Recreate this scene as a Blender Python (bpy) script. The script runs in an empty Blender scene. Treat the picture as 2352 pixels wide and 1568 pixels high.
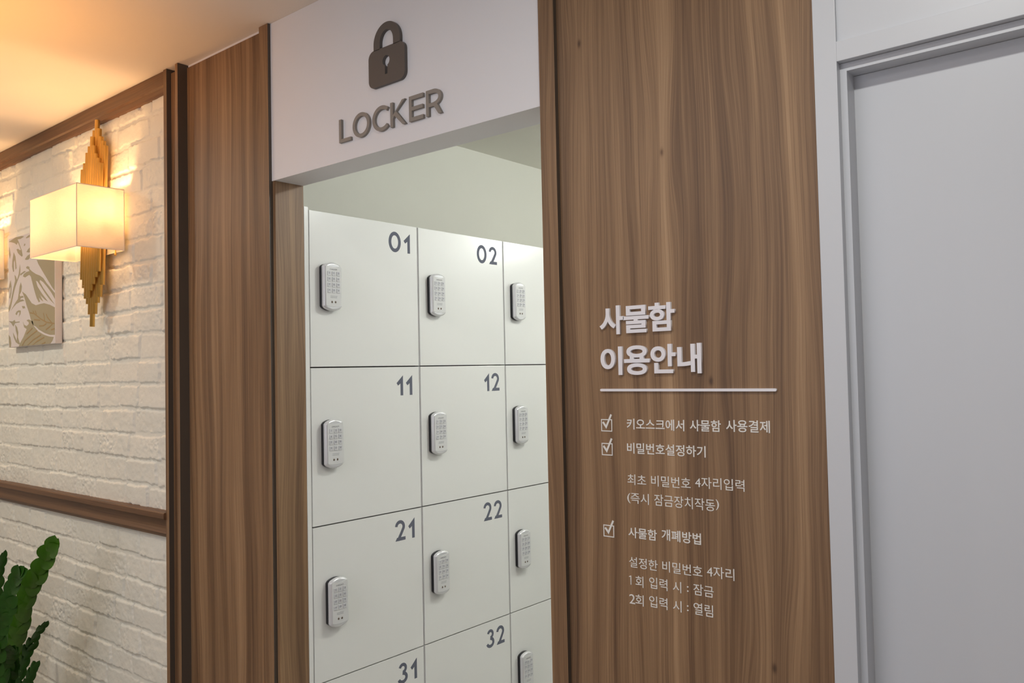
import bpy, bmesh, math, random
import numpy as np
from mathutils import Vector, Matrix

random.seed(7)
rng = np.random.default_rng(11)
SC = bpy.context.scene
COL = SC.collection

# ------------------------------------------------------------------ camera
cam_d = bpy.data.cameras.new('camera')
cam = bpy.data.objects.new('camera', cam_d)
COL.objects.link(cam)
R_ = Vector((0.7671, 0.6412, -0.0209)).normalized()
F_ = Vector((-0.6404, 0.7672, 0.0349)).normalized()
U_ = R_.cross(F_).normalized()
R_ = F_.cross(U_).normalized()
CAM = Vector((1.9595, -1.3294, 1.55))
cam.matrix_world = Matrix(((R_.x, U_.x, -F_.x, CAM.x), (R_.y, U_.y, -F_.y, CAM.y),
                           (R_.z, U_.z, -F_.z, CAM.z), (0, 0, 0, 1)))
cam_d.sensor_width = 36.0
cam_d.sensor_fit = 'HORIZONTAL'
cam_d.lens = 1900.2 / 2352 * 36.0
cam_d.clip_start = 0.02
SC.camera = cam

# ------------------------------------------------------------------ view, world, lights
SC.view_settings.view_transform = 'Standard'
SC.view_settings.look = 'None'
SC.view_settings.gamma = 1.0
SC.view_settings.use_curve_mapping = False
SC.view_settings.exposure = 0.0
W = bpy.data.worlds.new('world')
SC.world = W
W.use_nodes = True
W.node_tree.nodes['Background'].inputs[0].default_value = (0.8, 0.8, 0.85, 1)
W.node_tree.nodes['Background'].inputs[1].default_value = 0.05


def lamp(name, kind, loc, energy, color, size=0.1, aim=None, size_y=None, spot=None, blend=0.5):
    d = bpy.data.lights.new(name, kind)
    d.energy = energy
    d.color = color
    if kind == 'AREA':
        d.size = size
        if size_y:
            d.shape = 'RECTANGLE'
            d.size_y = size_y
        else:
            d.shape = 'DISK'
    else:
        d.shadow_soft_size = size
    if kind == 'SPOT':
        d.spot_size = math.radians(spot or 120)
        d.spot_blend = blend
    o = bpy.data.objects.new(name, d)
    COL.objects.link(o)
    o.location = loc
    if aim is not None:
        o.rotation_euler = (Vector(aim) - Vector(loc)).to_track_quat('-Z', 'Y').to_euler()
    return o


lamp('downlight', 'AREA', (1.65, -0.78, 2.525), 7.4, (1.0, 0.99, 0.93), 0.10, (1.65, -0.78, 0))
lamp('downlight', 'AREA', (-1.75, -1.05, 2.525), 11.0, (1.0, 0.93, 0.79), 0.11, (-1.75, -1.05, 0))
lamp('overhead_fill_light', 'AREA', (0.4, -1.7, 2.52), 13.0, (0.97, 0.96, 1.0), 1.0, (0.4, -1.7, 0))  # unseen overhead fill, added to brighten the facade
lamp('front_fill_light', 'AREA', (1.0, -3.5, 1.7), 17.0, (0.86, 0.89, 1.0), 1.8, (0.8, 0, 1.6), 1.5)  # broad cool fill added behind the camera; no window there
lamp('warm_fill_light', 'POINT', (-1.15, -1.9, 1.55), 2.5, (1.0, 0.58, 0.26), 0.12)  # unseen fill, added to warm the ceiling and brick at left
lamp('warm_upward_fill', 'SPOT', (-0.45, -0.70, 1.95), 19.0, (1.0, 0.40, 0.06), 0.10, (-0.45, -0.60, 3.0), spot=125, blend=1.0)  # spot added below the ceiling only to tint it orange
lamp('locker_room_light', 'POINT', (1.15, 0.98, 2.45), 20.0, (0.97, 1.0, 0.95), 0.05)
lamp('locker_room_light', 'POINT', (1.25, 2.5, 2.36), 19.0, (0.97, 1.0, 0.95), 0.07)  # extra unseen light, added to lift the inner ceiling and wall


# ------------------------------------------------------------------ helpers
def tag(o, label=None, cat=None, group=None, kind=None):
    if label: o['label'] = label
    if cat: o['category'] = cat
    if group: o['group'] = group
    if kind: o['kind'] = kind
    return o


def empty(name, loc, label, cat, group=None):
    o = bpy.data.objects.new(name, None)
    COL.objects.link(o)
    o.location = loc
    o.empty_display_size = 0.05
    return tag(o, label, cat, group)


def link(name, me, m=None, parent=None):
    """links a mesh as one object; vertices are given in world space unless a parent empty has a location"""
    o = bpy.data.objects.new(name, me)
    COL.objects.link(o)
    if m is not None and not me.materials:
        for x in (m if isinstance(m, (list, tuple)) else [m]):
            me.materials.append(x)
    if parent is not None:
        o.parent = parent
        o.matrix_parent_inverse = Matrix.Identity(4)
    return o


def smooth(me, ang=None):
    for p in me.polygons: p.use_smooth = True
    if ang:
        bm = bmesh.new(); bm.from_mesh(me)
        for e in bm.edges:
            if len(e.link_faces) == 2 and e.calc_face_angle(0) > ang: e.smooth = False
        bm.to_mesh(me); bm.free()


def box_bm(bm, x0, x1, y0, y1, z0, z1, bevel=0.0, mi=0):
    vs = [bm.verts.new(p) for p in ((x0, y0, z0), (x1, y0, z0), (x1, y1, z0), (x0, y1, z0),
                                    (x0, y0, z1), (x1, y0, z1), (x1, y1, z1), (x0, y1, z1))]
    fs = [bm.faces.new([vs[i] for i in f]) for f in
          ((0, 3, 2, 1), (4, 5, 6, 7), (0, 1, 5, 4), (1, 2, 6, 5), (2, 3, 7, 6), (3, 0, 4, 7))]
    for f in fs: f.material_index = mi
    if bevel:
        es = list({e for f in fs for e in f.edges})
        r = bmesh.ops.bevel(bm, geom=es, offset=bevel, segments=2, profile=0.6, affect='EDGES')
        for f in r['faces']: f.material_index = mi
    return fs


def done(bm, name):
    me = bpy.data.meshes.new(name)
    bm.normal_update()
    bm.to_mesh(me); bm.free()
    return me


def box(name, x0, x1, y0, y1, z0, z1, m, parent=None, bevel=0.0):
    bm = bmesh.new()
    box_bm(bm, x0, x1, y0, y1, z0, z1, bevel)
    return link(name, done(bm, name), m, parent)


def tube_bm(bm, pts, rad, seg=12, cap=True, mi=0):
    pts = [Vector(p) for p in pts]
    rads = rad if isinstance(rad, (list, tuple)) else [rad] * len(pts)
    rings = []
    ref = None
    for i, p in enumerate(pts):
        t = (pts[min(i + 1, len(pts) - 1)] - pts[max(i - 1, 0)]).normalized()
        if ref is None:
            ref = Vector((0, 1, 0)) if abs(t.y) < 0.9 else Vector((1, 0, 0))
        a = (ref - t * ref.dot(t)).normalized()
        ref = a
        b = t.cross(a)
        rings.append([bm.verts.new(p + (a * math.cos(k * 2 * math.pi / seg) + b * math.sin(k * 2 * math.pi / seg)) * rads[i]) for k in range(seg)])
    for r0, r1 in zip(rings, rings[1:]):
        for k in range(seg):
            f = bm.faces.new((r0[k], r0[(k + 1) % seg], r1[(k + 1) % seg], r1[k]))
            f.smooth = True; f.material_index = mi
    if cap:
        f = bm.faces.new(list(reversed(rings[0]))); f.material_index = mi
        f = bm.faces.new(rings[-1]); f.material_index = mi
    return rings


def lathe_bm(bm, prof, c, seg=32, mi=0):
    rings = [[bm.verts.new((c[0] + r * math.cos(2 * math.pi * k / seg), c[1] + r * math.sin(2 * math.pi * k / seg), c[2] + z)) for k in range(seg)] for r, z in prof]
    for r0, r1 in zip(rings, rings[1:]):
        for k in range(seg):
            f = bm.faces.new((r0[k], r0[(k + 1) % seg], r1[(k + 1) % seg], r1[k])); f.smooth = True; f.material_index = mi
    return rings


# planar outlines: loops are lists of (u, v); w runs out of the plane
def map_front(u, v, w, base):   # on a wall that faces -y
    return (u, base - w, v)


def map_side(u, v, w, base):    # on a face that looks to +x
    return (base + w, u, v)


def curve_mesh(cu, name):
    o = bpy.data.objects.new('tmp', cu)
    COL.objects.link(o)
    dg = bpy.context.evaluated_depsgraph_get()
    me = bpy.data.meshes.new_from_object(o.evaluated_get(dg))
    bpy.data.objects.remove(o)
    bpy.data.curves.remove(cu)
    me.name = name
    me.materials.clear()
    return me


def shape(name, loops, t, mapper, base, hull=None):
    """flat outline with holes, t thick, standing on the plane `base`"""
    cu = bpy.data.curves.new(name, 'CURVE')
    cu.dimensions = '2D'; cu.fill_mode = 'BOTH'; cu.extrude = 1.0
    for lp in loops:
        s = cu.splines.new('POLY'); s.points.add(len(lp) - 1); s.use_cyclic_u = True
        for p, q in zip(s.points, lp): p.co = (q[0], q[1], 0, 1)
    me = curve_mesh(cu, name)
    for v in me.vertices:
        u, vv, w = v.co
        v.co = mapper(u, vv, (w + 1) * 0.5 * t, base)
    return me


def text_mesh(name, body, bbox, t, mapper, base, offset=0.0):
    """a word of lettering stretched to (u0, u1, v0, v1)"""
    cu = bpy.data.curves.new(name, 'FONT')
    cu.body = body; cu.extrude = 1.0; cu.offset = offset; cu.resolution_u = 6
    me = curve_mesh(cu, name)
    n = len(me.vertices)
    co = np.empty(n * 3, np.float32); me.vertices.foreach_get('co', co); co = co.reshape(-1, 3)
    lo, hi = co.min(0), co.max(0)
    u = bbox[0] + (co[:, 0] - lo[0]) / max(hi[0] - lo[0], 1e-6) * (bbox[1] - bbox[0])
    v = bbox[2] + (co[:, 1] - lo[1]) / max(hi[1] - lo[1], 1e-6) * (bbox[3] - bbox[2])
    w = np.where(co[:, 2] > 0, t, 0.0)
    out = [c for p in zip(u, v, w) for c in mapper(float(p[0]), float(p[1]), float(p[2]), base)]
    me.vertices.foreach_set('co', out)
    me.update()
    return me


def join_meshes(name, mes):
    bm = bmesh.new()
    for me in mes:
        bm.from_mesh(me)
        bpy.data.meshes.remove(me)
    return done(bm, name)


def arc(cx, cy, rx, ry, a0, a1, n=24):
    return [(cx + rx * math.cos(math.radians(a0 + (a1 - a0) * k / n)), cy + ry * math.sin(math.radians(a0 + (a1 - a0) * k / n))) for k in range(n + 1)]


def ribbon(path, w):
    """closed outline of a stroke of width w along an open path (mitred joints, flat ends)"""
    L, Rr = [], []
    P = [Vector(p) for p in path]
    for i, p in enumerate(P):
        d0 = (P[i] - P[i - 1]).normalized() if i > 0 else None
        d1 = (P[i + 1] - P[i]).normalized() if i < len(P) - 1 else None
        d0 = d0 or d1; d1 = d1 or d0
        n0 = Vector((-d0.y, d0.x)); n1 = Vector((-d1.y, d1.x))
        m = (n0 + n1).normalized()
        k = w / 2 / max(m.dot(n0), 0.35)
        L.append(p + m * k); Rr.append(p - m * k)
    return [tuple(q) for q in L + Rr[::-1]]


def rrect(x0, x1, y0, y1, r, n=6):
    o = []
    for cx, cy, a in ((x1 - r, y0 + r, -90), (x1 - r, y1 - r, 0), (x0 + r, y1 - r, 90), (x0 + r, y0 + r, 180)):
        o += arc(cx, cy, r, r, a, a + 90, n)
    return o


# ------------------------------------------------------------------ materials
def new_mat(name):
    m = bpy.data.materials.new(name)
    m.use_nodes = True
    nt = m.node_tree
    b = nt.nodes['Principled BSDF']
    return m, nt, b


def N(nt, t, **kw):
    n = nt.nodes.new(t)
    for k, v in kw.items(): setattr(n, k, v)
    return n


def srgb(r, g, b):
    f = lambda c: (c / 255 / 12.92) if c / 255 <= 0.04045 else ((c / 255 + 0.055) / 1.055) ** 2.4
    return (f(r), f(g), f(b), 1)


def plain(name, col, rough=0.5, metal=0.0, var=0.04, scale=6.0, bump=0.0, bscale=300.0, spec=0.5, emit=None, es=0.0):
    """one colour with a faint cloudy variation and, if asked, a fine relief"""
    m, nt, b = new_mat(name)
    tc = N(nt, 'ShaderNodeTexCoord')
    nz = N(nt, 'ShaderNodeTexNoise'); nz.inputs['Scale'].default_value = scale; nz.inputs['Detail'].default_value = 4
    nt.links.new(tc.outputs['Object'], nz.inputs['Vector'])
    mx = N(nt, 'ShaderNodeMix', data_type='RGBA')
    mx.inputs['A'].default_value = tuple(max(0, c * (1 - var)) for c in col[:3]) + (1,)
    mx.inputs['B'].default_value = tuple(min(1, c * (1 + var)) for c in col[:3]) + (1,)
    nt.links.new(nz.outputs[0], mx.inputs['Factor'])
    nt.links.new(mx.outputs['Result'], b.inputs['Base Color'])
    b.inputs['Roughness'].default_value = rough
    b.inputs['Metallic'].default_value = metal
    b.inputs['Specular IOR Level'].default_value = spec
    if bump:
        n2 = N(nt, 'ShaderNodeTexNoise'); n2.inputs['Scale'].default_value = bscale; n2.inputs['Detail'].default_value = 3
        nt.links.new(tc.outputs['Object'], n2.inputs['Vector'])
        bp = N(nt, 'ShaderNodeBump'); bp.inputs['Strength'].default_value = bump; bp.inputs['Distance'].default_value = 0.001
        nt.links.new(n2.outputs[0], bp.inputs['Height']); nt.links.new(bp.outputs[0], b.inputs['Normal'])
    if emit:
        b.inputs['Emission Color'].default_value = emit
        b.inputs['Emission Strength'].default_value = es
    return m


def wood(name, ramp, axis='V', knots=(), rough=0.5, shift=0.0, seams=True):
    """walnut laminate: broad bands, cathedral drift, fine streaks, a few knots; axis V = upright grain, H = along x"""
    m, nt, b = new_mat(name)
    L = nt.links.new
    tc = N(nt, 'ShaderNodeTexCoord')
    sp = N(nt, 'ShaderNodeSeparateXYZ'); L(tc.outputs['Object'], sp.inputs[0])

    def M(op, a, c=None, d=None):
        n = N(nt, 'ShaderNodeMath', operation=op)
        for i, x in enumerate((a, c, d)):
            if x is None: continue
            if isinstance(x, (int, float)): n.inputs[i].default_value = x
            else: L(x, n.inputs[i])
        return n.outputs[0]
    if axis == 'V':
        across = M('ADD', M('ADD', sp.outputs['X'], sp.outputs['Y']), shift); along = sp.outputs['Z']
    else:
        across = M('ADD', M('ADD', sp.outputs['Z'], sp.outputs['Y']), shift); along = sp.outputs['X']
    # slow drift of the grain
    cv = N(nt, 'ShaderNodeCombineXYZ'); L(M('MULTIPLY', across, 5.0), cv.inputs[0]); L(M('MULTIPLY', along, 0.9), cv.inputs[1])
    dn = N(nt, 'ShaderNodeTexNoise'); dn.inputs['Scale'].default_value = 1.0; dn.inputs['Detail'].default_value = 2
    L(cv.outputs[0], dn.inputs['Vector'])
    u = M('ADD', across, M('MULTIPLY', M('SUBTRACT', dn.outputs[0], 0.5), 0.09))
    dark = None
    for kx, kz, a, sx, sz in knots:
        dx = M('SUBTRACT', across, kx + shift); dz = M('SUBTRACT', along, kz)
        q = M('ADD', M('POWER', M('DIVIDE', M('ABSOLUTE', dx), sx), 2.0), M('POWER', M('DIVIDE', M('ABSOLUTE', dz), sz), 2.0))
        g = M('EXPONENT', M('MULTIPLY', q, -1.0))
        u = M('SUBTRACT', u, M('MULTIPLY', M('MULTIPLY', dx, g), a))
        q2 = M('ADD', M('POWER', M('DIVIDE', M('ABSOLUTE', dx), 0.0035), 2.0), M('POWER', M('DIVIDE', M('ABSOLUTE', dz), 0.007), 2.0))
        k = M('EXPONENT', M('MULTIPLY', q2, -1.0))
        dark = k if dark is None else M('ADD', dark, k)

    def band(fu, fv, detail, rough_=0.6, off=0.0):
        c = N(nt, 'ShaderNodeCombineXYZ'); L(M('MULTIPLY', u, fu), c.inputs[0]); L(M('MULTIPLY', along, fv), c.inputs[1]); c.inputs[2].default_value = off
        n = N(nt, 'ShaderNodeTexNoise'); n.inputs['Scale'].default_value = 1.0; n.inputs['Detail'].default_value = detail; n.inputs['Roughness'].default_value = rough_
        L(c.outputs[0], n.inputs['Vector'])
        return n.outputs[0]
    wide = band(22, 0.35, 3, 0.55)
    mid = band(85, 0.9, 4, 0.6, 3.1)
    fine = band(420, 2.2, 3, 0.65, 7.7)
    pore = band(900, 9.0, 1, 0.5, 1.3)
    t = M('ADD', M('MULTIPLY', wide, 0.85), M('MULTIPLY', mid, 0.42))
    t = M('ADD', t, M('MULTIPLY', fine, 0.46))
    t = M('ADD', t, M('MULTIPLY', pore, 0.19))
    if seams:   # sliced-veneer leaves: tone steps along upright lines
        c = N(nt, 'ShaderNodeCombineXYZ'); L(M('FLOOR', M('MULTIPLY', M('ADD', u, 0.03), 11.0)), c.inputs[0])
        wn = N(nt, 'ShaderNodeTexWhiteNoise', noise_dimensions='2D'); L(c.outputs[0], wn.inputs['Vector'])
        t = M('ADD', t, M('MULTIPLY', M('SUBTRACT', wn.outputs[0], 0.5), 0.13))
    t = M('SUBTRACT', t, 0.5)
    if dark is not None:
        t = M('SUBTRACT', t, M('MULTIPLY', dark, 0.35))
    cr = N(nt, 'ShaderNodeValToRGB')
    e = cr.color_ramp.elements
    e[0].position = 0.18; e[0].color = ramp[0]
    e[1].position = 0.82; e[1].color = ramp[-1]
    for i, c in enumerate(ramp[1:-1]):
        x = e.new(0.18 + 0.64 * (i + 1) / (len(ramp) - 1)); x.color = c
    L(t, cr.inputs[0])
    L(cr.outputs[0], b.inputs['Base Color'])
    b.inputs['Roughness'].default_value = rough
    bp = N(nt, 'ShaderNodeBump'); bp.inputs['Strength'].default_value = 0.25; bp.inputs['Distance'].default_value = 0.0006
    L(fine, bp.inputs['Height']); L(bp.outputs[0], b.inputs['Normal'])
    return m


WALNUT = [srgb(82, 59, 41), srgb(116, 87, 61), srgb(150, 118, 86), srgb(178, 145, 110)]
MT = {}
MT['wood'] = wood('walnut_laminate', WALNUT, 'V', shift=3.0)
MT['wood_sign'] = wood('walnut_laminate_knotty', WALNUT, 'V',
                       knots=((1.398, 1.051, -0.9, 0.03, 0.16), (1.2995, 1.524, -0.9, 0.022, 0.12), (1.215, 1.942, -0.9, 0.025, 0.16), (1.038, 2.191, -0.8, 0.02, 0.1)))
MT['wood_h'] = wood('walnut_moulding', [srgb(84, 58, 38), srgb(106, 75, 50), srgb(126, 92, 63), srgb(142, 106, 75)], 'H', shift=1.0, seams=False)
MT['white'] = plain('white_lacquer', (0.615, 0.632, 0.668), 0.38, var=0.01)
MT['header'] = plain('white_header_board', (0.85, 0.85, 0.88), 0.55, var=0.012)
MT['ceiling'] = plain('ceiling_wallpaper', (0.80, 0.76, 0.72), 0.9, var=0.01, bump=0.2, bscale=500)
MT['cream'] = plain('cream_wallpaper', (0.74, 0.735, 0.665), 0.9, var=0.02, bump=0.2, bscale=500)
MT['cream_ceiling'] = plain('cream_ceiling_paper', (0.86, 0.845, 0.77), 0.9, var=0.02, bump=0.2, bscale=500)
MT['floor'] = plain('floor_tile', (0.36, 0.32, 0.28), 0.4, var=0.1)
MT['lightfloor'] = plain('pale_floor', (0.55, 0.53, 0.49), 0.35, var=0.05)
MT['paint'] = plain('room_paint', (0.72, 0.70, 0.68), 0.8, var=0.02)
MT['brick'] = plain('painted_brick', (0.84, 0.83, 0.745), 0.75, var=0.05, scale=14, bump=0.6, bscale=260)
MT['laminate'] = plain('gloss_white_laminate', (0.84, 0.84, 0.82), 0.2, var=0.008)
MT['gapgrey'] = plain('shaded_carcass_edge', (0.60, 0.59, 0.60), 0.5)  # white carcass edges; the shade in the gap is put into this grey
MT['gapdark'] = plain('dark_gap', (0.10, 0.08, 0.08), 0.7)
MT['number'] = plain('grey_vinyl', srgb(104, 107, 120), 0.75, var=0.02, spec=0.15)
MT['signletter'] = plain('grey_acrylic', srgb(146, 139, 132), 0.55, var=0.03)
MT['edge'] = plain('dark_right_side', srgb(82, 72, 63), 0.5, var=0.1)  # darker tone for the right-hand faces of the wood strips
MT['signgrey'] = plain('dark_grey_acrylic', srgb(96, 90, 86), 0.5, var=0.04)
MT['letterwhite'] = plain('white_acrylic', (0.86, 0.84, 0.88), 0.4, var=0.01)
MT['vinylwhite'] = plain('pale_vinyl', (0.82, 0.80, 0.76), 0.5, var=0.02)
MT['black'] = plain('black_plastic', (0.012, 0.012, 0.016), 0.35)
MT['silver'] = plain('silver_plastic', (0.74, 0.74, 0.76), 0.26, metal=0.3, var=0.02)
MT['lockface'] = plain('pale_grey_plastic', (0.70, 0.70, 0.70), 0.4, var=0.01)
MT['keygrey'] = plain('grey_key', (0.58, 0.58, 0.61), 0.5)
MT['keypale'] = plain('pale_key', (0.66, 0.66, 0.67), 0.4)
MT['ink'] = plain('grey_ink', (0.22, 0.22, 0.24), 0.6)
MT['contact'] = plain('brass_contact', (0.16, 0.12, 0.09), 0.4, metal=0.6)
MT['brass'] = plain('satin_gold', (0.80, 0.49, 0.13), 0.38, metal=0.75, var=0.06, scale=20)
MT['canvas'] = plain('canvas_pale', (0.72, 0.67, 0.65), 0.8, var=0.02, bump=0.3, bscale=900)
MT['khaki'] = plain('canvas_khaki', (0.40, 0.35, 0.23), 0.8, var=0.04)
MT['vein'] = plain('canvas_ochre', (0.37, 0.26, 0.12), 0.8, var=0.04)
MT['leaf'] = plain('glossy_leaf', (0.055, 0.165, 0.008), 0.33, var=0.35, scale=25)
MT['leafdark'] = plain('dark_glossy_leaf', (0.020, 0.088, 0.006), 0.45, var=0.35, scale=25, spec=0.3)
MT['stem'] = plain('green_stem', (0.10, 0.20, 0.05), 0.5, var=0.2, scale=30)
MT['soil'] = plain('potting_soil', (0.04, 0.028, 0.02), 0.95, var=0.4, scale=60, bump=1.0, bscale=120)
MT['pot'] = plain('white_pot', (0.7, 0.69, 0.67), 0.4)


def shade_mat():
    m, nt, b = new_mat('linen_shade')
    nt.nodes.remove(b)
    out = nt.nodes['Material Output']
    tc = N(nt, 'ShaderNodeTexCoord')
    w1 = N(nt, 'ShaderNodeTexNoise'); w1.inputs['Scale'].default_value = 1.0; w1.inputs['Detail'].default_value = 3
    mp = N(nt, 'ShaderNodeMapping'); mp.inputs['Scale'].default_value = (90, 90, 900)
    nt.links.new(tc.outputs['Object'], mp.inputs[0]); nt.links.new(mp.outputs[0], w1.inputs['Vector'])
    cr = N(nt, 'ShaderNodeMix', data_type='RGBA')
    cr.inputs['A'].default_value = (0.74, 0.70, 0.64, 1); cr.inputs['B'].default_value = (0.88, 0.85, 0.80, 1)
    nt.links.new(w1.outputs[0], cr.inputs['Factor'])
    d = N(nt, 'ShaderNodeBsdfDiffuse'); t = N(nt, 'ShaderNodeBsdfTranslucent')
    nt.links.new(cr.outputs['Result'], d.inputs[0]); nt.links.new(cr.outputs['Result'], t.inputs[0])
    mx = N(nt, 'ShaderNodeMixShader'); mx.inputs[0].default_value = 0.50
    nt.links.new(d.outputs[0], mx.inputs[1]); nt.links.new(t.outputs[0], mx.inputs[2])
    nt.links.new(mx.outputs[0], out.inputs[0])
    return m


MT['shade'] = shade_mat()
MT['hem'] = plain('shade_hem', (0.85, 0.76, 0.68), 0.8)
MT['bulb'] = plain('warm_bulb', (1, 0.9, 0.7), 0.4, emit=(1.0, 0.57, 0.24, 1), es=470.0)


# ------------------------------------------------------------------ setting
H = 2.534      # ceiling
T = 0.0995     # facade thickness
OP0, OP1 = 0.0, 0.945
box('floor', -3.0, 3.6, -3.6, 3.3, -0.1, 0.0, MT['floor'])['kind'] = 'structure'
box('floor_locker_room', -0.42, 1.6, T, 3.2, 0.0, 0.004, MT['lightfloor'])['kind'] = 'structure'
box('ceiling', -3.0, 3.6, -3.6, T, H, H + 0.08, MT['ceiling'])['kind'] = 'structure'
box('ceiling_locker_room', -0.5, 1.7, T, 3.3, 2.5, H + 0.08, MT['cream_ceiling'])['kind'] = 'structure'
box('wall_locker_left', -0.5, -0.42, T, 3.3, 0, 2.5, MT['cream'])['kind'] = 'structure'
box('wall_locker_right', 1.6, 1.7, T, 3.3, 0, 2.5, MT['white'])['kind'] = 'structure'
box('wall_locker_back', -0.42, 1.6, 3.2, 3.3, 0, 2.5, MT['cream'])['kind'] = 'structure'
box('wall_back', -3.0, 3.6, -3.7, -3.6, 0, H, MT['paint'])['kind'] = 'structure'
box('wall_east', 3.5, 3.6, -3.6, T, 0, H, MT['paint'])['kind'] = 'structure'
box('wall_west', -3.0, -2.9, -3.6, T, 0, H, MT['paint'])['kind'] = 'structure'


def brick_wall():
    """white painted split-face brick: every brick its own height, tilt, chipped relief; thin recessed joints"""
    x0, x1, z0, z1 = -2.9, -0.556, 0.0, H
    xs = np.concatenate([np.arange(x0, -2.20, 0.012), np.arange(-2.20, x1, 0.0031), [x1]])
    zs = np.concatenate([np.arange(z0, 0.20, 0.012), np.arange(0.20, z1, 0.0029), [z1]])
    nx, nz = len(xs), len(zs)
    X, Z = np.meshgrid(xs, zs)

    def vnoise(px, pz, seed):
        r = np.random.default_rng(seed)
        g = r.random((256, 256))
        xi = np.floor(px).astype(int); zi = np.floor(pz).astype(int)
        fx = px - xi; fz = pz - zi
        fx = fx * fx * (3 - 2 * fx); fz = fz * fz * (3 - 2 * fz)
        a = g[zi % 256, xi % 256]; b = g[zi % 256, (xi + 1) % 256]
        c = g[(zi + 1) % 256, xi % 256]; d = g[(zi + 1) % 256, (xi + 1) % 256]
        return (a * (1 - fx) + b * fx) * (1 - fz) + (c * (1 - fx) + d * fx) * fz - 0.5

    def fbm(f, seed, o=3):
        s = 0; amp = 1.0
        for k in range(o):
            s = s + amp * vnoise(X * f * 2 ** k + 13.1 * k, Z * f * 2 ** k + 7.7 * k, seed + k); amp *= 0.5
        return s
    wx = X + 0.008 * fbm(14, 1) + 0.006 * fbm(70, 71, 2); wz = Z + 0.005 * fbm(16, 5) + 0.0055 * fbm(75, 81, 2)
    rows = [0.0]
    while rows[-1] < H + 0.1: rows.append(rows[-1] + float(rng.uniform(0.074, 0.088)))
    rows = np.array(rows)
    ri = np.clip(np.searchsorted(rows, wz, side='right') - 1, 0, len(rows) - 2)
    ez = np.minimum(wz - rows[ri], rows[ri + 1] - wz)
    ex = np.full_like(X, 1.0); hb = np.zeros_like(X); ro = np.zeros_like(X); tx = np.zeros_like(X)
    for r in range(len(rows) - 1):
        cuts = [x0 - float(rng.uniform(0, 0.3))]
        while cuts[-1] < x1 + 0.3: cuts.append(cuts[-1] + float(rng.uniform(0.14, 0.25)))
        cuts = np.array(cuts); n = len(cuts)
        hh = rng.uniform(-0.0026, 0.0030, n); rr = rng.choice([0.3, 0.7, 1.1, 1.5], n); tt = rng.uniform(-1, 1, n)
        sel = ri == r
        ci = np.clip(np.searchsorted(cuts, wx[sel], side='right') - 1, 0, n - 2)
        ex[sel] = np.minimum(wx[sel] - cuts[ci], cuts[ci + 1] - wx[sel])
        zj = rng.uniform(-0.0035, 0.0035, n)[ci]; zk = rng.uniform(-0.0035, 0.0035, n)[ci]
        ez[sel] = np.minimum(wz[sel] - rows[r] - zj, rows[r + 1] - wz[sel] + zk)
        hb[sel] = hh[ci]; ro[sel] = rr[ci]; tx[sel] = tt[ci] * (wz[sel] - rows[r] - 0.04) * 0.05
    e = np.minimum(ez, ex)
    s = np.clip((e - 0.0045) / 0.0036, 0, 1); s = s * s * (3 - 2 * s)
    rough = np.clip(fbm(9, 91, 2) + 0.12, 0, 0.5) * 2.0            # chipped patches, smooth ones between
    chip = np.clip(fbm(34, 21, 3) * 1.5, -0.4, 0.5) * 0.45 + fbm(95, 25, 2) * rough * 0.9
    pits = np.clip(-fbm(70, 41, 2) - 0.25, 0, 1) * rough
    h = s * (0.0046 + hb + tx + 0.0036 * chip * (0.35 + 0.65 * ro) - 0.010 * pits * ro) + 0.0007 * fbm(70, 31, 2) + 0.0014 * fbm(5, 61, 2)
    Y = 0.004 - h
    co = np.stack([X, Y, Z], -1).reshape(-1, 3).astype(np.float32)
    idx = np.arange(nx * nz).reshape(nz, nx)
    q = np.stack([idx[:-1, :-1], idx[:-1, 1:], idx[1:, 1:], idx[1:, :-1]], -1).reshape(-1, 4)
    # back rim, so the wall is a slab
    nb = nx * nz
    cs = np.array([[x0, T, z0], [x1, T, z0], [x1, T, z1], [x0, T, z1]], np.float32)
    co = np.concatenate([co, cs])
    me = bpy.data.meshes.new('wall_left')
    me.vertices.add(len(co)); me.vertices.foreach_set('co', co.ravel())
    me.loops.add(q.size); me.loops.foreach_set('vertex_index', q.ravel().astype(np.int32))
    me.polygons.add(len(q)); me.polygons.foreach_set('loop_start', np.arange(0, q.size, 4, dtype=np.int32))
    me.update(calc_edges=True)
    bm = bmesh.new(); bm.from_mesh(me); bm.verts.ensure_lookup_table()
    b = [bm.verts[nb + i] for i in range(4)]
    bm.faces.new((b[3], b[2], b[1], b[0]))
    bm.faces.new([bm.verts[int(i)] for i in idx[::-1, 0]] + [b[0], b[3]])
    bm.faces.new([bm.verts[int(i)] for i in idx[:, -1]] + [b[2], b[1]])
    bm.faces.new([bm.verts[int(i)] for i in idx[-1, ::-1]] + [b[3], b[2]])
    bm.faces.new([bm.verts[int(i)] for i in idx[0, :]] + [b[1], b[0]])
    for f in bm.faces: f.smooth = len(f.verts) == 4
    bm.to_mesh(me); bm.free()
    return link('wall_left', me, MT['brick'])


tag(brick_wall(), kind='structure', label='white painted split-face brick wall behind the lamps', cat='wall')
S = lambda o, l=None: tag(o, kind='structure', label=l)


def profile_x(name, x0, x1, prof, m):
    """a moulding along x from a closed (y, z) profile"""
    bm = bmesh.new()
    a = [bm.verts.new((x0, y, z)) for y, z in prof]; b = [bm.verts.new((x1, y, z)) for y, z in prof]
    n = len(prof)
    for i in range(n): bm.faces.new((a[i], b[i], b[(i + 1) % n], a[(i + 1) % n]))
    bm.faces.new(a[::-1]); bm.faces.new(b)
    bmesh.ops.recalc_face_normals(bm, faces=bm.faces)
    return link(name, done(bm, name), m)


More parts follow.
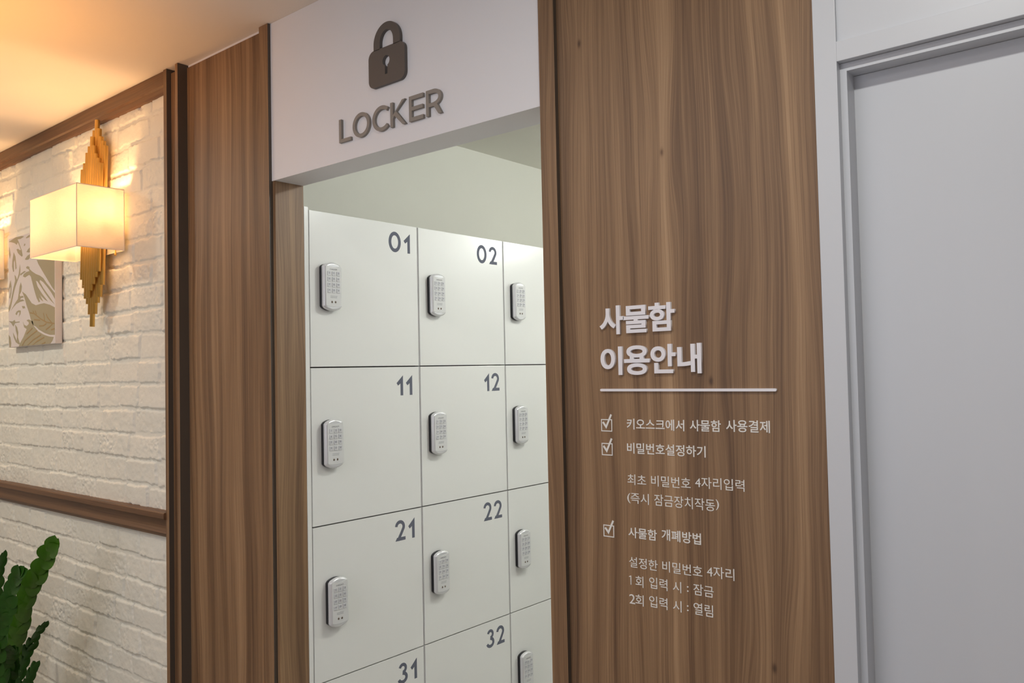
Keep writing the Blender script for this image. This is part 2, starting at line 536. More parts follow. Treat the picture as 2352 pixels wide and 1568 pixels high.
def fin(name, x0, x1, y0, y1, z0, z1):
    """wood strip with a darker right side face"""
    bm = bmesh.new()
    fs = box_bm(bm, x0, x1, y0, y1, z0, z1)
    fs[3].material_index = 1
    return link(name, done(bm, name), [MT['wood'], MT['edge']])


S(profile_x('trim_1', -2.9, -0.5594, [(0.004, 2.466), (-0.012, 2.466), (-0.0145, 2.470), (-0.0145, 2.484), (-0.020, 2.489), (-0.020, H - 0.001), (0.004, H - 0.001)], MT['wood_h']), 'brown wood moulding along the ceiling above the brick')
S(profile_x('trim_2', -2.9, -0.5594, [(0.002, 1.126), (-0.030, 1.126), (-0.033, 1.123), (-0.033, 1.107), (-0.030, 1.104), (-0.016, 1.102), (-0.013, 1.097),
                                    (-0.013, 1.072), (-0.017, 1.064), (-0.021, 1.058), (-0.018, 1.053), (-0.012, 1.046), (-0.004, 1.042), (0.002, 1.042)], MT['wood_h']), 'brown wood chair rail across the brick wall')
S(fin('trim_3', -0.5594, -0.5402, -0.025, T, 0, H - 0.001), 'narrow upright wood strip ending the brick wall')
S(box('trim_4', -0.5402, -0.484, -0.009, T, 0, H - 0.012, MT['wood']), 'recessed wood strip between two upright wood fins')
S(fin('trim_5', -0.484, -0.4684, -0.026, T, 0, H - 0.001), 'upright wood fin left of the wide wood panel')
S(box('wall_center', -0.4684, -0.053, 0.006, T, 0, 2.525, MT['wood']), 'walnut wall panel between brick wall and locker opening')
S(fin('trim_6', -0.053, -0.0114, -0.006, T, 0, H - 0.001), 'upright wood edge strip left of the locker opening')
S(box('trim_7', -0.0114, OP0, 0.006, T, 0, 2.09, MT['wood']), 'grey-brown wood jamb inside the locker opening')
S(box('wall_header', -0.0114, OP1 + 0.002, 0.003, T, 2.09, H, MT['header'], bevel=0.0006), 'white header board over the locker opening')
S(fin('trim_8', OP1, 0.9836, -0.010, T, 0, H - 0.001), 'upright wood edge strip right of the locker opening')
S(box('wall_right', 0.9836, 1.4955, 0.0, T, 0, H, MT['wood_sign']), 'walnut wall panel carrying the white lettering')

S(box('trim_13', -0.4684, -0.053, 0.010, T, 2.525, H, MT['header']), 'white strip between the left walnut panel and the ceiling')
# white door set
S(box('trim_9', 1.4955, 1.5315, 0.0, T, 0, H, MT['white'], bevel=0.0008), 'white upright frame beside the walnut sign panel')
S(box('trim_10', 1.5315, 2.42, 0.0, T, 2.028, 2.060, MT['white'], bevel=0.0008), 'white rail above the white door')
S(box('wall_far_right', 1.5315, 2.42, 0.006, T, 2.060, H, MT['white']), 'white board above the white door')
S(box('trim_11', 2.42, 2.47, 0.0, T, 0, H, MT['white'], bevel=0.0008), 'white upright frame right of the white door')
S(box('wall_corner_right', 2.47, 3.5, 0.0, T, 0, H, MT['paint']))
bm = bmesh.new()
box_bm(bm, 1.5315, 1.5418, 0.015, T, 0, 2.0275)
box_bm(bm, 2.41, 2.42, 0.015, T, 0, 2.0275)
box_bm(bm, 1.5418, 2.41, 0.015, T, 2.0145, 2.0275)
S(link('trim_12', done(bm, 'trim_12'), MT['white']), 'thin white inner frame around the white door')
d1 = tag(box('door_1', 1.5418, 2.41, 0.050, 0.090, 0.005, 2.0140, MT['white']), kind='structure', label='plain white flush door in a white frame')

# ------------------------------------------------------------------ signs on the wall
def digit_loops(ch):
    """outlines of a geometric numeral, height 1: list of (list of loops), width"""
    if ch == '0':
        return [[arc(0.405, 0.5, 0.405, 0.515, 0, 360, 44)[:-1], arc(0.405, 0.5, 0.228, 0.335, 0, 360, 40)[:-1]]], 0.81
    if ch == '1':
        return [[[(0.43, 1.0), (0.43, 0), (0.255, 0), (0.255, 0.60), (0.10, 0.49), (0.0, 0.62)]]], 0.43
    if ch == '2':
        top = arc(0.335, 0.685, 0.245, 0.235, 176, -28, 26)
        path = top + [(0.42, 0.36), (0.20, 0.03)]
        return [[ribbon(path, 0.165)], [[(0.02, 0.0), (0.69, 0.0), (0.69, 0.165), (0.13, 0.165)]]], 0.69
    if ch == '3':
        a = arc(0.27, 0.735, 0.195, 0.185, 165, -90, 24)
        b = arc(0.25, 0.29, 0.255, 0.21, 90, -165, 26)
        return [[ribbon(a, 0.155)], [ribbon(b, 0.165)]], 0.59


def letter_loops(ch, w, s):
    if ch == 'L': return [[[(0, 0), (w, 0), (w, s * 0.95), (s, s * 0.95), (s, 1), (0, 1)]]]
    if ch == 'O': return [[arc(w / 2, 0.5, w / 2, 0.52, 0, 360, 48)[:-1], arc(w / 2, 0.5, w / 2 - s, 0.52 - s, 0, 360, 44)[:-1]]]
    if ch == 'C': return [[ribbon(arc(w * 0.58, 0.5, w * 0.58 - s / 2, 0.52 - s / 2, 46, 314, 40), s)]]
    if ch == 'K': return [[[(0, 0), (s, 0), (s, 0.33), (s * 1.55, 0.44), (w - s * 1.2, 0), (w, 0), (s * 2.25, 0.60), (w - s * 0.15, 1), (w - s * 1.30, 1), (s, 0.48), (s, 1), (0, 1)]]]
    if ch == 'E': return [[[(0, 0), (w, 0), (w, s), (s, s), (s, 0.42), (w * 0.97, 0.42), (w * 0.97, 0.42 + s * 0.95), (s, 0.42 + s * 0.95), (s, 1 - s), (w, 1 - s), (w, 1), (0, 1)]]]
    if ch == 'R':
        r = 0.5 - 0.37 / 2; cx = w * 0.48
        bowl = [(0, 0), (s, 0), (s, 0.34), (w * 0.50, 0.34), (w - s * 1.15, 0), (w, 0), (w * 0.72, 0.385)] + arc(cx, 0.675, w - cx - 0.01, 0.325, -62, 90, 22) + [(0, 1)]
        hole = [(s, 0.34 + s * 0.95), (cx, 0.34 + s * 0.95)] + arc(cx, 0.67, w - cx - 0.01 - s, 0.33 - s * 1.02, -85, 85, 18) + [(cx, 1 - s), (s, 1 - s)]
        return [[bowl, hole]]


HZ0, HH = 2.136, 0.0595
t = empty('locker_sign', (0, 0, 0), 'dark grey raised letters reading LOCKER on the white header', 'sign')
for ch, a, b in (('L', .2945, .3402), ('O', .348, .4123), ('C', .4228, .4813), ('K', .4883, .5415), ('E', .5534, .6004), ('R', .6102, .6601)):
    w = (b - a) / HH
    mes = []
    for loops in letter_loops(ch, w, 0.152):
        mes.append(shape('letter', [[(a + u * HH, HZ0 + v * HH) for u, v in lp] for lp in loops], 0.0070, map_front, 0.003))
    link('letter', join_meshes('letter', mes), MT['signletter'], t)

# padlock emblem
cx, r = 0.4792, 0.019
body = rrect(0.4147, 0.5437, 2.2438, 2.3352, r, 8)
key = arc(0.4785, 2.3015, 0.0125, 0.0125, -68, 248, 26) + [(0.4743, 2.2685), (0.4827, 2.2685)]
so = [(0.434, 2.334)] + arc(0.481, 2.348, 0.047, 0.0468, 180, 0, 30) + [(0.528, 2.334), (0.5042, 2.334)] + arc(0.4803, 2.348, 0.0239, 0.0288, 0, 180, 26) + [(0.4564, 2.334)]
pm = join_meshes('padlock_emblem', [shape('a', [body, key], 0.009, map_front, 0.003), shape('b', [so], 0.009, map_front, 0.003)])
tag(link('padlock_emblem', pm, MT['signgrey']), 'dark grey padlock emblem with keyhole above the LOCKER letters', 'emblem')

WORDS = [
     ('T1', '사', 1.0734, 1.1276, 1.6139, 1.6684),
     ('T1', '물', 1.1264, 1.1812, 1.615, 1.6658),
     ('T1', '함', 1.181, 1.2349, 1.6155, 1.6677),
     ('T2', '이', 1.0737, 1.1222, 1.5371, 1.5908),
     ('T2', '용', 1.1263, 1.1813, 1.5368, 1.5916),
     ('T2', '안', 1.1831, 1.2344, 1.5391, 1.5918),
     ('T2', '내', 1.2378, 1.2847, 1.538, 1.5915),
     ('L1', '키오스크에서', 1.1259, 1.2456, 1.4353, 1.4555),
     ('L1', '사물함', 1.2565, 1.3159, 1.4361, 1.4563),
     ('L1', '사용결제', 1.3254, 1.4034, 1.4372, 1.4576),
     ('L2', '비밀번호설정하기', 1.1253, 1.2857, 1.3906, 1.4107),
     ('L3', '최초', 1.1246, 1.1644, 1.3325, 1.352),
     ('L3', '비밀번호', 1.1751, 1.2548, 1.3334, 1.3531),
     ('L3', '4자리입력', 1.2638, 1.3556, 1.3367, 1.3566),
     ('L4', '(', 1.1231, 1.13, 1.298, 1.3167),
     ('L4', '즉시', 1.1304, 1.1691, 1.2983, 1.3181),
     ('L4', '잠금장치작동', 1.1805, 1.3004, 1.2985, 1.3192),
     ('L4', ')', 1.3018, 1.308, 1.3013, 1.3195),
     ('L5', '사물함', 1.1235, 1.184, 1.2343, 1.2541),
     ('L5', '개폐방법', 1.1937, 1.272, 1.2374, 1.2576),
     ('L6', '설정한', 1.1234, 1.1838, 1.1798, 1.1991),
     ('L6', '비밀번호', 1.1936, 1.2726, 1.1809, 1.2005),
     ('L6', '4자리', 1.2815, 1.3325, 1.1838, 1.204),
     ('L7', '1', 1.1225, 1.1272, 1.1473, 1.164),
     ('L7', '회', 1.1362, 1.153, 1.1452, 1.1656),
     ('L7', '입력', 1.1656, 1.2029, 1.147, 1.1676),
     ('L7', '시', 1.2138, 1.2305, 1.1473, 1.1671),
     ('L7', ':', 1.2418, 1.2451, 1.152, 1.162),
     ('L7', '잠금', 1.2545, 1.2932, 1.1492, 1.1686),
     ('L8', '2', 1.1219, 1.1343, 1.1124, 1.1297),
     ('L8', '회', 1.1351, 1.1525, 1.1111, 1.1313),
     ('L8', '입력', 1.1645, 1.2019, 1.113, 1.1337),
     ('L8', '시', 1.213, 1.2301, 1.1135, 1.1333),
     ('L8', ':', 1.2408, 1.244, 1.1181, 1.1283),
     ('L8', '열림', 1.254, 1.291, 1.1151, 1.1357),
]
ONE = lambda a, b, c, d, s: [(b, c), (b, d), (b - s, d), (a, d - (d - c) * 0.10), (a, d - (d - c) * 0.19), (b - s, d - (d - c) * 0.12), (b - s, c)]
LINES = {
    'L1': ('bold white Korean text line beside the topmost checkbox', 0.011),
    'L2': ('bold white Korean text line beside the second checkbox from the top', 0.011),
    'L3': ('thin white Korean text line with a 4, above the line in brackets', 0.0),
    'L4': ('thin white Korean text line in round brackets', 0.0),
    'L5': ('bold white Korean text line beside the lowest checkbox', 0.011),
    'L6': ('thin white Korean text line with a 4, under the lowest checkbox line', 0.0),
    'L7': ('thin white Korean text line starting with 1', 0.0),
    'L8': ('thin white Korean text line starting with 2, lowest on the panel', 0.0),
}
for key_, lab in (('T1', 'white raised Korean heading of three syllables, upper heading line on walnut panel'), ('T2', 'white raised Korean heading of four syllables just above the white divider bar')):
    t = empty('heading_sign', (0, 0, 0), lab, 'sign', 'raised white heading lines')
    for k, body, a, b, c, d in WORDS:
        if k == key_:
            link('syllable', text_mesh('syllable', body, (a, b, c, d), 0.0050, map_front, 0.0, 0.027), MT['letterwhite'], t)
for key_, (lab, off) in LINES.items():
    mes = [shape('w', [ONE(a, b, c, d, 0.0017)], 0.0007, map_front, 0.0) if body == '1' else text_mesh('w', body, (a, b, c, d), 0.0007, map_front, 0.0, off) for k, body, a, b, c, d in WORDS if k == key_]
    tag(link('vinyl_text_line', join_meshes('vinyl_text_line', mes), MT['vinylwhite']), lab, 'lettering', 'white vinyl text lines')
tag(link('divider_bar', shape('divider_bar', [rrect(1.0704, 1.4180, 1.5064, 1.5112, 0.0023)], 0.004, map_front, 0.0), MT['letterwhite']), 'thin white raised bar below the heading on the walnut panel', 'bar')
for (x0, x1, z0, z1), lab in (((1.0686, 1.0934, 1.4299, 1.4533), 'white check box sign, topmost of three on the walnut panel'),
                              ((1.0686, 1.0932, 1.3845, 1.4078), 'white check box sign, middle of three on the walnut panel'),
                              ((1.0679, 1.0920, 1.2301, 1.2527), 'white check box sign, lowest of three, apart from the other two')):
    t = empty('checkbox_sign', (0, 0, 0), lab, 'checkbox', 'white check boxes')
    s = 0.0018
    link('outline', shape('outline', [[(x0, z0), (x1, z0), (x1, z1), (x0, z1)], [(x0 + s, z0 + s), (x1 - s, z0 + s), (x1 - s, z1 - s), (x0 + s, z1 - s)]], 0.0007, map_front, 0.0), MT['vinylwhite'], t)
    link('tick', shape('tick', [ribbon([(x0 + 0.0042, z1 - 0.0055), (x0 + 0.0115, z0 + 0.0085), (x1 - 0.0015, z1 + 0.0090)], 0.0038)], 0.0010, map_front, 0.0), MT['vinylwhite'], t)

# ------------------------------------------------------------------ lockers
ZR = [2.0261, 1.5702, 1.1149, 0.6714, 0.2280]
YC = [0.115, 0.5462, 0.9760, 1.4065]
LW, LH = 0.0650, 0.1415        # keypad lock


def lock_outline(g, n=10):
    """rounded upright plate with bowed top and bottom, shrunk by g"""
    w, h, r = LW / 2 - g, LH / 2 - g, max(0.0075 - g * 0.6, 0.002)
    bow = 0.0075
    o = []
    side = h - bow - r
    o += arc(w - r, -side, r, r * 0.9, -40, 0, 4)
    o += arc(w - r, side, r, r * 0.9, 0, 50, 5)
    for k in range(n + 1):
        u = 1 - 2 * k / n
        o.append((u * (w - r * 0.75), h - bow * u * u * 0.9))
    o += arc(-w + r, side, r, r * 0.9, 130, 180, 5)
    o += arc(-w + r, -side, r, r * 0.9, 180, 220, 4)
    for k in range(n + 1):
        u = -1 + 2 * k / n
        o.append((u * (w - r * 0.75), -h + bow * u * u * 0.9))
    return o


def loft(levels, name):
    """stack of equal-length outlines [(outline, x)], closed"""
    bm = bmesh.new()
    rings = [[bm.verts.new((x, u, v)) for u, v in o] for o, x in levels]
    n = len(rings[0])
    for a, b in zip(rings, rings[1:]):
        for k in range(n):
            f = bm.faces.new((a[k], a[(k + 1) % n], b[(k + 1) % n], b[k])); f.smooth = True
    bm.faces.new(rings[0][::-1]); bm.faces.new(rings[-1])
    bmesh.ops.recalc_face_normals(bm, faces=bm.faces)
    return done(bm, name)


ME = {}
ME['cover'] = loft([(lock_outline(0.0006), 0.0120), (lock_outline(0.0), 0.0135), (lock_outline(0.0), 0.0190), (lock_outline(0.0010), 0.0215), (lock_outline(0.0034), 0.0240), (lock_outline(0.0060), 0.0247)], 'keypad_lock')
ME['base'] = loft([(lock_outline(0.0012), 0.0), (lock_outline(0.0012), 0.0123)], 'lock_base')
fw, fz0, fz1 = LW / 2 - 0.0052, -LH / 2 + 0.0145, LH / 2 - 0.0098
face = [(-fw, fz0 + 0.001), ] + [(-fw + 2 * fw * k / 12, fz0 - 0.0030 * (1 - (2 * k / 12 - 1) ** 2)) for k in range(1, 12)] + [(fw, fz0 + 0.001), (fw, fz1 - 0.003), (fw - 0.003, fz1)] \
    + [(fw - 0.003 - (2 * fw - 0.006) * k / 12, fz1 - 0.0040 * (1 - (2 * k / 12 - 1) ** 2)) for k in range(1, 12)] + [(-fw + 0.003, fz1), (-fw, fz1 - 0.003)]
ME['face'] = shape('face_plate', [face], 0.0012, map_side, 0.0245)
ME['brand'] = text_mesh('lettering', 'DREAM', (-0.0125, 0.0125, 0.0475, 0.0515), 0.0003, map_side, 0.0257, 0.0)
mes = []
for zc, wd in ((-0.0285, 0.023), (-0.0325, 0.024)):     # two rows of print too small to read: fine dashes
    u = -wd / 2
    while u < wd / 2 - 0.001:
        l = random.uniform(0.0012, 0.003)
        mes.append(shape('d', [[(u, zc - 0.0006), (u + l, zc - 0.0006), (u + l, zc + 0.0006), (u, zc + 0.0006)]], 0.0002, map_side, 0.0257)); u += l + 0.0007
ME['print'] = join_meshes('small_print', mes)
bm = bmesh.new()
for s in (0,):
    lathe = []
    for k in range(14): lathe.append(bm.verts.new((0.0257, 0.0030 * math.cos(k * math.tau / 14), 0.0034 * math.sin(k * math.tau / 14))))
    l2 = [bm.verts.new((0.0272, v.co.y * 0.6, v.co.z * 0.6)) for v in lathe]
    for k in range(14): bm.faces.new((lathe[k], lathe[(k + 1) % 14], l2[(k + 1) % 14], l2[k]))
    bm.faces.new(l2); bm.faces.new(lathe[::-1])
ME['contact'] = done(bm, 'contact')
KEYS = ['1', '2', '3', '4', '5', '6', '7', '8', '9', '*', '0', '#']
for i, ch in enumerate(KEYS):
    u = ((i % 3) - 1) * 0.0163; v = 0.0372 - (i // 3) * 0.0167
    bm = bmesh.new()
    fs = box_bm(bm, 0.0253, 0.0272, u - 0.0056, u + 0.0056, v - 0.0064, v + 0.0064, 0.0009)
    bm.faces.ensure_lookup_table()
    me = done(bm, 'key')
    lo = shape('lo', [rrect(u - 0.0046, u + 0.0046, v - 0.0056, v - 0.0022, 0.0006, 3)], 0.0002, map_side, 0.0272)
    tx = shape('tx', [ONE(u - 0.0012, u + 0.0006, v - 0.0014, v + 0.0042, 0.0007)], 0.0002, map_side, 0.0272) if ch == '1' else text_mesh('tx', ch, (u - 0.0022, u + 0.0022, v - 0.0014 + (0.0016 if ch == '*' else 0), v + 0.0042), 0.0002, map_side, 0.0272, 0.0)
    b2 = bmesh.new(); b2.from_mesh(me)
    for q, mi in ((lo, 1), (tx, 2)):
        n0 = len(b2.faces); b2.from_mesh(q); b2.faces.ensure_lookup_table()
        for f in b2.faces[n0:]: f.material_index = mi
        bpy.data.meshes.remove(q)
    b2.to_mesh(me); b2.free()
    for k in ('keygrey', 'keypale', 'ink'): me.materials.append(MT[k])
    ME['key' + ch] = me


def child(name, me, m, parent, loc=(0, 0, 0)):
    o = link(name, me, m, parent); o.location = loc
    return o


LOCK_OFF = {(0, 0): 0.0680, (0, 1): 0.0715, (0, 2): 0.0680, (2, 0): 0.0760}
def make_locker(r, c, num):
    y0, y1, z1, z0 = YC[c], YC[c + 1], ZR[r], ZR[r + 1]
    row = ('top row', 'second row', 'third row', 'lowest row in view')[r]
    if c < 2:
        lab = 'white locker in the %s with keypad lock, numbered %s' % (row, num)
    else:
        lab = 'white locker in the %s partly hidden by the right wood post' % row
    t = empty('locker', (0, y0, z0), lab, 'locker', 'white numbered lockers')
    w, h = y1 - y0, z1 - z0
    bm = bmesh.new()
    box_bm(bm, -0.41, -0.0190, 0.0005, w - 0.0005, 0.0005, h - 0.0005, mi=1)
    box_bm(bm, -0.0190, -0.0035, 0.0005, 0.0033, 0.001, h - 0.001)
    box_bm(bm, -0.0190, -0.0035, w - 0.0033, w - 0.0005, 0.001, h - 0.001)
    link('carcass', done(bm, 'carcass'), [MT['gapgrey'], MT['gapdark']], t)
    bm = bmesh.new()
    box_bm(bm, -0.0185, 0.0, 0.0036, w - 0.0036, 0.0018, h - 0.0018, 0.0007)
    dr = link('door', done(bm, 'door'), MT['laminate'], t)
    # number
    Hn = 0.0635
    x = w - 0.0345
    mes = []
    for ch in reversed(num):
        parts, wd = digit_loops(ch)
        for q, loops in enumerate(parts):
            mes.append(shape('n', [[(x - wd * Hn + u * Hn, h - 0.0285 - Hn + v * Hn) for u, v in lp] for lp in loops], 0.0003 + 0.0001 * q, map_side, 0.0))
        x -= wd * Hn + (0.0125 if ch == '1' or num[0] == '0' else 0.0115)
    link('number', join_meshes('number', mes), MT['number'], dr)
    # keypad lock
    loc = (0.0, LOCK_OFF.get((r, c), 0.0675), h - 0.1505 - LH / 2)
    lk = child('keypad_lock', ME['cover'], MT['silver'], t, loc)
    child('lock_base', ME['base'], MT['black'], lk)
    child('face_plate', ME['face'], MT['lockface'], lk)
    child('lettering', ME['brand'], MT['ink'], lk)
    child('small_print', ME['print'], MT['ink'], lk)
    for u in (-0.0063, 0.0063): child('contact', ME['contact'], MT['contact'], lk, (0, u, -0.0455))
    for ch in KEYS: child('key', ME['key' + ch], None, lk)


for r in range(4):
    for c in range(3):
        make_locker(r, c, '%d%d' % (r, c + 1))
tag(box('locker_end_panel', -0.41, 0.0005, 0.1005, 0.1146, 0.0, 2.0320, MT['laminate'], bevel=0.0006), 'tall white end panel left of the lockers, beside the wood jamb', 'panel')
tag(box('locker_plinth', -0.41, -0.02, 0.115, 1.4065, 0.0, 0.2280, MT['laminate']), 'white plinth under the lockers', 'plinth')

# ------------------------------------------------------------------ wall lamps
def make_sconce(cx, lab):
    t = empty('wall_sconce', (cx, 0, 0), lab, 'wall lamp', 'gold tube wall lamps')
    # linen box shade, open above and below, hems along its rims
    x0, x1, yf, yb, z0, z1 = -0.189, 0.1945, -0.174, -0.019, 1.9855, 2.1925
    bm = bmesh.new(); hb = bmesh.new()
    cor = [(x0, yf), (x1, yf), (x1, yb), (x0, yb)]
    th = 0.0012
    for (ax, ay), (bx, by) in zip(cor, cor[1:] + cor[:1]):
        dx, dy = (bx - ax), (by - ay)
        if dx: box_bm(bm, min(ax, bx), max(ax, bx), ay - th / 2, ay + th / 2, z0, z1)
        else: box_bm(bm, ax - th / 2, ax + th / 2, min(ay, by), max(ay, by), z0, z1)
        for z in (z0, z1):
            a, b = (0.0011, 0.0013)
            box_bm(hb, min(ax, bx) - a, max(ax, bx) + a, min(ay, by) - a, max(ay, by) + a, z - b, z + b) if False else None
            if dx: box_bm(hb, min(ax, bx) - a, max(ax, bx) + a, ay - a, ay + a, z - b, z + b)
            else: box_bm(hb, ax - a, ax + a, min(ay, by) + a, max(ay, by) - a, z - b, z + b)
    for ax, ay in cor:
        box_bm(hb, ax - 0.0010, ax + 0.0010, ay - 0.0010, ay + 0.0010, z0, z1)
    sh = link('lamp_shade', done(bm, 'lamp_shade'), MT['shade'], t)
    link('shade_rim', done(hb, 'shade_rim'), MT['hem'], sh)
    top = (0, 0.035, 0.067, 0.086, 0.106); bot = (0, 0.044, 0.082, 0.102, 0.142); fbot = (0, 0.023, 0.044, 0.067, 0.19)
    pitch, rad = 0.0178, 0.0082
    cz = 2.10
    for rank, (xc, y, zt, zb, bb) in enumerate(((0.012, -0.037, 2.470, 1.734, bot), (0.020, -0.055, 2.404, 1.835, fbot))):
        for k in range(-4, 5):
            bm = bmesh.new()
            x = xc + k * pitch
            lean = 0.020 / 0.72
            z_t, z_b = zt - top[abs(k)], zb + (bb[abs(k)] if not (rank == 1 and k == 4) else 0.085)
            tube_bm(bm, [(x, y - (cz - z_b) * lean, z_b), (x, y + (z_t - cz) * lean, z_t)], rad, 14)
            link('tube', done(bm, 'tube'), MT['brass'], t)
    # bracket to the wall, two arms with bulbs, small finial under the shade
    bm = bmesh.new()
    box_bm(bm, -0.035, 0.055, -0.012, 0.006, 2.03, 2.15, 0.002)
    box_bm(bm, -0.137, 0.154, -0.030, -0.022, 2.052, 2.062, 0.001)
    link('wall_bracket', done(bm, 'wall_bracket'), MT['brass'], t)
    for s in (-0.135, 0.152):
        bm = bmesh.new()
        tube_bm(bm, [(s, -0.026, 2.04), (s, -0.026, 2.062)], 0.012, 16)
        tube_bm(bm, [(s, -0.026, 2.062), (s, -0.078, 2.062)], 0.004, 10)
        tube_bm(bm, [(s, -0.080, 2.040), (s, -0.080, 2.095)], 0.012, 16)
        so_ = link('lamp_holder', done(bm, 'lamp_holder'), MT['brass'], t)
        bm = bmesh.new()
        lathe_bm(bm, [(0.001, 0.0), (0.010, 0.001), (0.013, 0.012), (0.014, 0.022), (0.011, 0.034), (0.006, 0.043), (0.001, 0.047)], (s, -0.080, 2.096), 20)
        link('bulb', done(bm, 'bulb'), MT['bulb'], so_)
    bm = bmesh.new()
    lathe_bm(bm, [(0.0005, -0.014), (0.003, -0.012), (0.0045, -0.008), (0.003, -0.004), (0.0022, 0.0), (0.0022, 0.03)], (0.145, -0.026, 1.985), 14)
    tube_bm(bm, [(0.145, -0.026, 2.012), (0.145, -0.026, 2.042)], 0.0022, 8)
    link('finial', done(bm, 'finial'), MT['brass'], t)
    return t


make_sconce(-1.0402, 'gold tube wall lamp with lit white box shade, nearest the walnut panel')
make_sconce(-2.1370, 'lit wall lamp left of the leaf print, cut by the photo edge')

